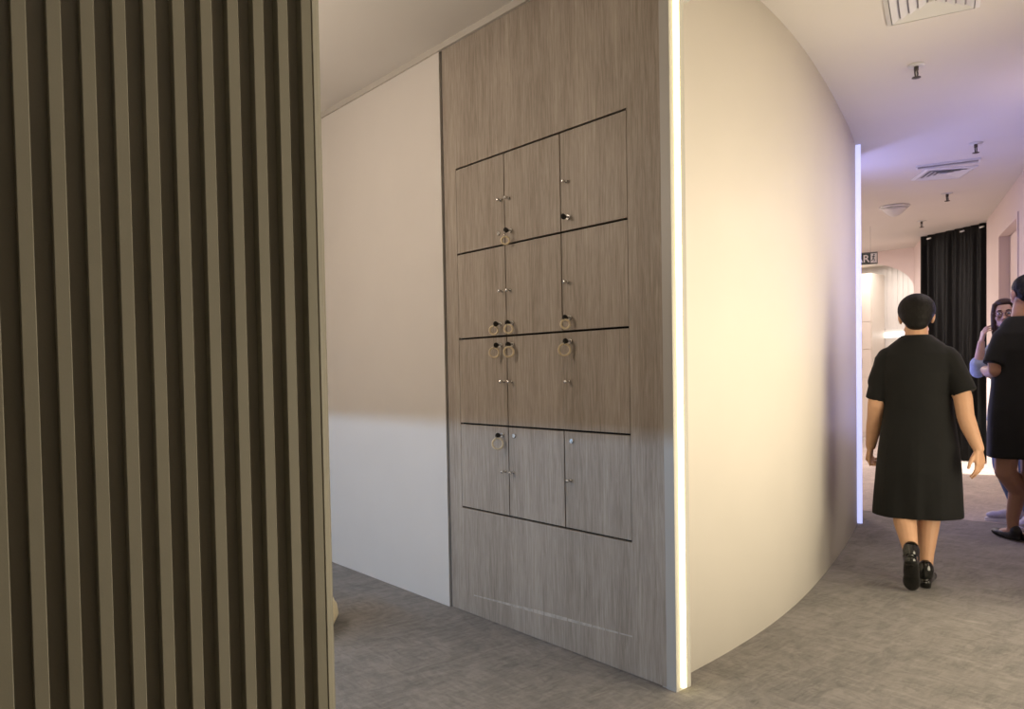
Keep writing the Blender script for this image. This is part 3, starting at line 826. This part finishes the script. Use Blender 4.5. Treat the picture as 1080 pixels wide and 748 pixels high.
rows = [(1.408, 0, 0.032, 0.074, 0.062), (1.390, 0, 0.03, 0.092, 0.072), (1.355, 0, 0.028, 0.136, 0.088), (1.30, 0, 0.025, 0.178, 0.112), (1.20, 0, 0.03, 0.185, 0.132), (1.08, 0, 0.035, 0.168, 0.128),
        (1.00, 0.006, 0.035, 0.172, 0.128), (0.90, 0.006, 0.030, 0.186, 0.142), (0.78, 0.006, 0.022, 0.202, 0.160), (0.66, 0.004, 0.022, 0.212, 0.168), (0.52, 0.0, 0.022, 0.220, 0.150), (0.405, -0.002, 0.022, 0.226, 0.135), (0.397, -0.002, 0.022, 0.222, 0.131)]
skirt_shell(bm, rg, rows, 0.80)
wavy(bm, rg, 0.95, 0.4, 0.007, 7, 0.6)
# short sleeves: flared, closed at the cuff around the arm
limb(bm, [rg(-0.140, 0.028, 1.278), rg(-0.190, 0.033, 1.15)], [0.066, 0.060])
limb(bm, [rg(0.142, 0.026, 1.278), rg(0.205, -0.003, 1.15)], [0.066, 0.062])
for (a, b, r0, r1) in ((rg(-0.150, 0.03, 1.275), rg(-0.204, 0.042, 1.046), 0.062, 0.058), (rg(0.152, 0.026, 1.275), rg(0.230, -0.018, 1.085), 0.064, 0.062)):
    dd, xx, yy, L = frame_of(a, b); loft(bm, [(a, xx*r0, yy*r0), (b, xx*r1, yy*r1)], 24)
dress1 = link('dress', fuse(bm, 0.008, 2), M['dress'], p1, True)
bm = bmesh.new(); tube(bm, [rg(0.0, -0.040, 1.385), rg(0.0, -0.067, 1.33), rg(0.0, -0.092, 1.25)], 0.0028, 8); link('zip', bm, M['plasticblack'], dress1, True)
def pump(rig_pos, toe_dir, pitch, heel=0.035, mat='shoeblack', k=1.0, block=True):
    """shoe in foot space (y to the toe, z up, ankle over the origin), pitched about the ball"""
    t = Vector(toe_dir); t.z = 0; t.normalize(); rx = Vector((t.y, -t.x, 0))
    R = Matrix((rx, t, Vector((0, 0, 1)))).transposed() @ Matrix.Rotation(pitch, 3, 'X')
    ball = Vector((0, 0.11*k, 0))
    def P(x, y, z): return rig_pos+R @ (Vector((x*k, y*k, z*k))-ball)
    bm = bmesh.new()
    E = lambda c, r: ellipsoid(bm, P(*c), tuple(q*k for q in r), R)
    E((0, 0.130, 0.026), (0.040, 0.072, 0.027)); E((0, 0.07, 0.026+heel*0.25), (0.037, 0.080, 0.028)); E((0, 0.02, 0.030+heel*0.6), (0.035, 0.070, 0.034)); E((0, -0.012, 0.034+heel*0.8), (0.037, 0.058, 0.036)); E((0, -0.030, 0.05+heel), (0.038, 0.040, 0.050))
    E((0, 0.055, 0.016+heel*0.35), (0.036, 0.135, 0.020))
    a = fuse(bm, 0.0055, 3)
    # cut the throat so that the instep shows
    hb = bmesh.new()
    if block and heel > 0.01:
        tube(hb, [P(0, -0.034, 0.0), P(0, -0.036, 0.02+heel*0.6)], [0.024*k, 0.030*k], 16)
    dz = 0.002-min([v.co.z for v in list(a.verts)+list(hb.verts)])
    for v in list(a.verts)+list(hb.verts): v.co.z += dz
    return a, hb
for (pos, td_, pit, nm) in ((rg(-0.030, -0.160, 0.075), rg.f*1.0+rg.r*0.03, -0.88, 'L'), (rg(0.056, 0.150, 0.0), rg.f*1.0+rg.r*0.10, -0.04, 'R')):
    a, hb = pump(pos, td_, pit, 0.035, 'shoeblack', 1.12)
    so = link('shoe', a, M['shoeblack'], p1, True)
    if len(hb.verts): link('heel', hb, M['shoeblack'], so, True)

# ---- woman at the frame's edge, seen from behind
rg = Rig((6.0, 1.78), (0.62, 0.785))
p2 = thing('person', 'person in black dress and flat shoes standing with back turned in front of another person', 'person', tuple(rg.b))
bm = bmesh.new()
hc = rg(0.055, 0.035, 1.708); hR = rg.rot(-0.12, -0.10)
head_shape(bm, hc, hR, 1.04)
limb(bm, [rg(0.01, 0.02, 1.50), rg(0.025, 0.025, 1.62)], [0.064, 0.058])
loft(bm, garment_rings(rg, [(0.72, 0, 0, 0.13, 0.09), (0.86, 0, 0, 0.18, 0.13), (1.0, 0, 0, 0.17, 0.125), (1.14, 0, 0, 0.15, 0.115), (1.30, 0, 0, 0.165, 0.125), (1.42, 0, 0, 0.145, 0.105), (1.49, 0, 0, 0.10, 0.08), (1.54, 0, 0.01, 0.06, 0.05)]))
limb(bm, [rg(-0.125, 0.01, 1.405), rg(-0.178, 0.0, 1.26), rg(-0.182, -0.005, 1.192)], [0.058, 0.048, 0.044])
limb(bm, [rg(-0.182, -0.005, 1.192), rg(-0.145, 0.10, 1.180), rg(-0.095, 0.235, 1.195)], [0.044, 0.043, 0.030])
hand_shape(bm, rg(-0.090, 0.242, 1.195), rg.f*0.75+rg.r*0.6+Vector((0, 0, 0.12)), rg.r*0.3+Vector((0, 0, -1)), 1, 0.98, (0.4, 0.5, 0.35), 0.5)
limb(bm, [rg(0.135, 0.01, 1.405), rg(0.200, 0.0, 1.24), rg(0.215, 0.01, 1.16)], [0.058, 0.050, 0.046])
limb(bm, [rg(0.215, 0.01, 1.16), rg(0.19, 0.11, 1.165), rg(0.12, 0.235, 1.18)], [0.046, 0.043, 0.030])
hand_shape(bm, rg(0.115, 0.242, 1.18), rg.f*0.75-rg.r*0.6+Vector((0, 0, 0.05)), -rg.r*0.3+Vector((0, 0, -1)), -1, 0.98, (0.4, 0.5, 0.35), 0.5)
fdir = Vector((0.58, 0.81, 0)).normalized(); heelL = Vector((6.125, 1.845, 0))
kl = rg(-0.075, 0.05, 0.50)
limb(bm, [rg(-0.085, 0.0, 0.86), kl, heelL+Vector((0.005, -0.01, 0.36)), heelL+fdir*0.035+Vector((0, 0, 0.17)), heelL+fdir*0.035+Vector((0, 0, 0.075))], [0.092, 0.066, 0.060, 0.042, 0.035])
limb(bm, [heelL+fdir*0.03+Vector((0, 0, 0.065)), heelL+fdir*0.11+Vector((0, 0, 0.04)), heelL+fdir*0.19+Vector((0, 0, 0.025))], [0.033, 0.030, 0.021])
heelR = rg(0.11, -0.03, 0)
limb(bm, [rg(0.085, 0.0, 0.86), rg(0.09, 0.02, 0.50), heelR+Vector((0, 0, 0.36)), heelR+rg.f*0.035+Vector((0, 0, 0.17)), heelR+rg.f*0.035+Vector((0, 0, 0.075))], [0.092, 0.066, 0.060, 0.042, 0.035])
limb(bm, [heelR+rg.f*0.03+Vector((0, 0, 0.065)), heelR+rg.f*0.11+Vector((0, 0, 0.04)), heelR+rg.f*0.19+Vector((0, 0, 0.025))], [0.033, 0.030, 0.021])
body2 = link('body', fuse(bm, 0.0055, 3), M['skin_brown'], p2, True)
face_parts(body2, hc, hR, 1.04, M['hair_black'])
bm = bmesh.new()
P = lambda x, y, z: hc+hR @ Vector((x, y, z))
ellipsoid(bm, P(0, -0.022, 0.040), (0.090, 0.100, 0.090), hR); ellipsoid(bm, P(0, -0.055, 0.005), (0.082, 0.070, 0.075), hR); ellipsoid(bm, P(0, -0.07, -0.035), (0.055, 0.04, 0.04), hR)
link('hair', fuse(bm, 0.006, 4), M['hair_black'], p2, True)
bm = bmesh.new()
rows = [(1.555, 0.004, 0.01, 0.078, 0.064), (1.535, 0.003, 0.008, 0.105, 0.076), (1.50, 0, 0.005, 0.128, 0.092), (1.44, 0, 0, 0.160, 0.118), (1.33, 0, 0, 0.176, 0.142), (1.20, 0, 0, 0.180, 0.140), (1.06, 0, 0, 0.192, 0.148), (0.92, 0, 0, 0.208, 0.165), (0.76, 0, 0, 0.214, 0.172), (0.61, 0, 0.0, 0.216, 0.176), (0.602, 0, 0.0, 0.212, 0.172)]
skirt_shell(bm, rg, rows, 0.95)
wavy(bm, rg, 1.0, 0.6, 0.006, 6, 0.2)
for (a, b, r0, r1) in ((rg(-0.118, 0.01, 1.415), rg(-0.193, -0.004, 1.232), 0.066, 0.068), (rg(0.125, 0.01, 1.415), rg(0.205, 0.002, 1.225), 0.066, 0.068)):
    dd, xx, yy, L = frame_of(a, b); loft(bm, [(a, xx*r0, yy*r0), (b, xx*r1, yy*r1)], 24); ellipsoid(bm, a, (0.064, 0.066, 0.062))
link('dress', fuse(bm, 0.008, 2), M['dress'], p2, True)
for (hl, dr) in ((heelL, fdir), (heelR, rg.f)):
    a, hb = pump(hl+dr*0.146, dr, 0.0, 0.006, 'shoematte', 1.0, False)
    link('shoe', a, M['shoematte'], p2, True); hb.free()

# ---- woman in glasses and pale blue shirt, facing the viewer
rg = Rig((6.72, 2.035), (-0.94, -0.05))
p3 = thing('person', 'person with brown hair and glasses in pale blue shirt raising one hand behind the other', 'person', tuple(rg.b))
bm = bmesh.new()
hc = rg(0.058, 0.045, 1.612); hR = rg.rot(0.22, -0.05, 0.05)
head_shape(bm, hc, hR, 0.98)
limb(bm, [rg(0.01, 0.0, 1.40), rg(0.050, 0.012, 1.53)], [0.056, 0.052])
loft(bm, garment_rings(rg, [(0.78, 0, 0, 0.15, 0.10), (0.90, 0, 0, 0.165, 0.115), (1.04, 0, 0, 0.135, 0.10), (1.20, 0, 0, 0.145, 0.11), (1.34, 0, 0, 0.150, 0.095), (1.40, 0, 0, 0.12, 0.07), (1.45, 0, 0, 0.055, 0.048)]))
# raised right arm
limb(bm, [rg(0.150, 0.0, 1.345), rg(0.205, 0.02, 1.24), rg(0.232, 0.04, 1.180)], [0.048, 0.042, 0.040])
limb(bm, [rg(0.232, 0.04, 1.180), rg(0.224, 0.06, 1.28), rg(0.206, 0.075, 1.400)], [0.039, 0.036, 0.025])
hand_shape(bm, rg(0.205, 0.076, 1.410), Vector((0, 0, 1))-rg.r*0.22+rg.f*0.10, -rg.r*0.7-rg.f*0.45, -1, 0.92, (0.42, 0.5, 0.3), 0.6)
limb(bm, [rg(-0.145, 0.0, 1.345), rg(-0.160, 0.02, 1.20), rg(-0.162, 0.03, 1.08)], [0.048, 0.042, 0.039])
limb(bm, [rg(-0.162, 0.03, 1.08), rg(-0.16, 0.08, 0.97), rg(-0.155, 0.12, 0.85)], [0.038, 0.036, 0.025])
hand_shape(bm, rg(-0.154, 0.122, 0.843), Vector((0, 0, -1))+rg.f*0.2, rg.r*0.9, 1, 0.92, (0.3, 0.35, 0.3), 0.6)
f1 = Vector((6.845, 2.055, 0)); d1v = (rg.f*0.30+rg.r*0.95).normalized()
f2 = rg(-0.10, 0.0, 0)
limb(bm, [f1+Vector((0, 0, 0.12)), f1+d1v*0.08+Vector((0, 0, 0.05)), f1+d1v*0.17+Vector((0, 0, 0.035))], [0.036, 0.030, 0.024])
limb(bm, [rg(0.08, 0, 0.80), rg(0.08, 0.02, 0.46), f1+Vector((0, 0, 0.12))], [0.07, 0.05, 0.035])
limb(bm, [f2+Vector((0, 0, 0.12)), f2+rg.f*0.08+Vector((0, 0, 0.05)), f2+rg.f*0.17+Vector((0, 0, 0.035))], [0.036, 0.030, 0.024])
limb(bm, [rg(-0.08, 0, 0.80), rg(-0.09, 0.02, 0.46), f2+Vector((0, 0, 0.12))], [0.07, 0.05, 0.035])
body3 = link('body', fuse(bm, 0.0052, 3), M['skin_fair'], p3, True)
face_parts(body3, hc, hR, 0.98, M['hair_brown'])
P = lambda x, y, z: hc+hR @ Vector((x*0.98, y*0.98, z*0.98))
bm = bmesh.new()
ellipsoid(bm, P(0, -0.026, 0.036), (0.086, 0.092, 0.088), hR); ellipsoid(bm, P(0, -0.06, -0.06), (0.078, 0.050, 0.11), hR); ellipsoid(bm, P(0, 0.036, 0.094), (0.058, 0.046, 0.026), hR)
for s in (-1, 1):
    for a, b, r0, r1 in (((s*0.060, 0.045, 0.075), (s*0.074, 0.025, 0.010), 0.018, 0.018), ((s*0.074, 0.025, 0.010), (s*0.074, 0.010, -0.10), 0.018, 0.021), ((s*0.074, 0.010, -0.10), (s*0.074, 0.005, -0.20), 0.021, 0.015)):
        capsule(bm, P(*a), P(*b), r0, r1)
link('hair', fuse(bm, 0.006, 4), M['hair_brown'], p3, True)
# glasses
bm = bmesh.new()
def rim(s):
    return [P(s*0.033+0.024*math.cos(t), 0.1075-0.10*abs(s*0.033+0.024*math.cos(t))**2*4, 0.002+0.021*math.sin(t)) for t in [2*PI*k/28 for k in range(29)]]
for s in (-1, 1): tube(bm, rim(s), 0.0022, 8, False)
tube(bm, [P(-0.010, 0.108, 0.008), P(0, 0.110, 0.011), P(0.010, 0.108, 0.008)], 0.0022, 8)
for s in (-1, 1): tube(bm, [P(s*0.057, 0.106, 0.010), P(s*0.076, 0.085, 0.012), P(s*0.084, 0.0, 0.012), P(s*0.084, -0.02, -0.006)], 0.002, 8)
gl = link('glasses', bm, M['frame'], p3, True)
for s in (-1, 1):
    bm = bmesh.new(); ellipsoid(bm, P(s*0.033, 0.1050, 0.002), (0.0235, 0.0012, 0.0205), hR, 20); link('lens', bm, M['glass'], gl, True)
bm = bmesh.new()
rows = [(1.462, 0, 0.004, 0.070, 0.060), (1.44, 0, 0.0, 0.100, 0.074), (1.41, 0, 0, 0.140, 0.088), (1.34, 0, 0, 0.172, 0.112), (1.20, 0, 0, 0.165, 0.128), (1.04, 0, 0, 0.158, 0.120), (0.90, 0, 0, 0.180, 0.135), (0.80, 0, 0, 0.188, 0.142), (0.792, 0, 0, 0.184, 0.138)]
skirt_shell(bm, rg, rows, 1.0)
limb(bm, [rg(0.130, 0.0, 1.355), rg(0.200, 0.02, 1.25), rg(0.235, 0.036, 1.190)], [0.062, 0.058, 0.060])
limb(bm, [rg(0.240, 0.036, 1.185), rg(0.236, 0.050, 1.240)], [0.058, 0.056])
limb(bm, [rg(-0.130, 0.0, 1.355), rg(-0.160, 0.02, 1.20), rg(-0.162, 0.03, 1.10)], [0.060, 0.054, 0.050])
for v in bm.verts:
    v.co += Vector((0.004*math.sin(v.co.z*55), 0, 0))
link('shirt', fuse(bm, 0.007, 2), M['chambray'], p3, True)
bm = bmesh.new()
loft(bm, garment_rings(rg, [(0.70, 0, 0, 0.155, 0.11), (0.80, 0, 0, 0.168, 0.122), (0.90, 0, 0, 0.165, 0.118), (1.0, 0, 0, 0.142, 0.104)]))
limb(bm, [rg(0.08, 0, 0.76), rg(0.082, 0.015, 0.46), f1+Vector((0, 0, 0.135))], [0.092, 0.066, 0.050])
limb(bm, [rg(-0.08, 0, 0.76), rg(-0.09, 0.015, 0.46), f2+Vector((0, 0, 0.135))], [0.092, 0.066, 0.050])
link('jeans', fuse(bm, 0.008, 2), M['denim'], p3, True)
for (hp, dr) in ((f1, d1v), (f2, rg.f)):
    rx = Vector((dr.y, -dr.x, 0)); R = Matrix((rx, dr, Vector((0, 0, 1)))).transposed()
    Q = lambda x, y, z: hp+R @ Vector((x, y, z))
    bm = bmesh.new()
    ellipsoid(bm, Q(0, 0.135, 0.046), (0.045, 0.075, 0.034), R); ellipsoid(bm, Q(0, 0.06, 0.056), (0.041, 0.085, 0.042), R); ellipsoid(bm, Q(0, -0.01, 0.066), (0.040, 0.055, 0.050), R); ellipsoid(bm, Q(0, 0.01, 0.10), (0.038, 0.045, 0.03), R)
    so = link('shoe', fuse(bm, 0.006, 3), M['sneaker'], p3, True)
    bm = bmesh.new()
    ol = [Q(0.047*math.cos(t)*(1-0.12*math.sin(t+0.2)), 0.075+0.142*math.sin(t), 0.0) for t in [2*PI*k/36 for k in range(36)]]
    prism(bm, [(p.x, p.y) for p in ol], 0.001, 0.026); link('sole', bm, M['sole'], so)
    bm = bmesh.new()
    for k in range(4):
        y = 0.055+0.022*k; zt_ = 0.101-0.0065*k-0.10*(y-0.055)
        tube(bm, [Q(-0.020, y, zt_-0.008), Q(0, y+0.006, zt_+0.001), Q(0.020, y, zt_-0.008)], 0.003, 6)
    link('laces', bm, M['sole'], so, True)

# ------------------------------------------------------------------ lights
def area(name, loc, size, power, col, rot=(0, 0, 0), sizey=None, spread=PI):
    l = bpy.data.lights.new(name, 'AREA'); l.energy = power; l.color = col; l.size = size
    if sizey: l.shape = 'RECTANGLE'; l.size_y = sizey
    l.spread = spread
    o = bpy.data.objects.new(name, l); COL.objects.link(o); o.location = loc; o.rotation_euler = rot
    return o
def globe(name, loc, power, col, r):
    l = bpy.data.lights.new(name, 'POINT'); l.energy = power; l.color = col; l.shadow_soft_size = r
    o = bpy.data.objects.new(name, l); COL.objects.link(o); o.location = loc
c = rw(-5.5, 1.05)
area('side_fill_lamp', (c[0], c[1], 0.95), 3.0, 132, (1.0, 0.86, 0.62), rot=(PI/2+0.08, 0, math.atan2(T.y, T.x)), sizey=1.9)  # unseen fill lamp added behind the opening in the right wall
area('hall_fill_lamp', (2.8, 0.55, 2.93), 1.4, 4, (1.0, 0.84, 0.62), sizey=0.5, rot=(0, 0, 0.2))  # unseen overhead fill added for general warmth in the hall
area('corridor_fill_lamp', (5.5, 1.35, 2.93), 0.35, 15, (1.0, 0.88, 0.78))  # added out of view to brighten the curved wall's far part
area('entry_fill_lamp', (0.3, -0.9, 2.93), 0.6, 4, (1.0, 0.86, 0.66), sizey=1.2)  # weak fill added behind the camera to lift the slats
globe('alcove_fill_globe', (0.55, 3.7, 2.35), 50, (1.0, 0.83, 0.67), 0.16)  # unseen globe added behind the partition to light alcove and ceiling
area('ledge_lamp', (-0.5, 3.7, 0.930), 0.010, 38, (0.40, 0.66, 1.0), rot=(0, -PI/2, 0), sizey=4.2)
area('lobby_lamp', (9.3, 6.0, 2.93), 1.2, 165, (1.0, 0.85, 0.79), sizey=1.2)
area('back_room_lamp', (12.9, 5.9, 2.93), 0.7, 36, (1.0, 0.91, 0.84), sizey=2.0)
area('blue_lamp', (6.45, 3.22, 1.6), 0.10, 17, (0.32, 0.36, 1.0), rot=(-PI/2-0.35, 0, 0.0), sizey=2.4)
c = rw(-2.6, -0.03)
area('blue_fill_lamp', (c[0], c[1], 2.0), 0.10, 10, (0.36, 0.38, 1.0), rot=(PI/2+0.6, 0, math.atan2(T.y, T.x)), sizey=1.6)  # unseen blue fill added for the violet tint on ceiling and wall
s = bpy.data.lights.new('curtain_downlight', 'SPOT'); s.energy = 1000; s.color = (1.0, 0.95, 0.88); s.spot_size = math.radians(27); s.spot_blend = 0.25; s.shadow_soft_size = 0.03
so = bpy.data.objects.new('curtain_downlight', s); COL.objects.link(so); so.location = (9.85, 4.05, 2.93)
so.rotation_euler = (Vector((10.08, 3.52, 0))-so.location).to_track_quat('-Z', 'Y').to_euler()
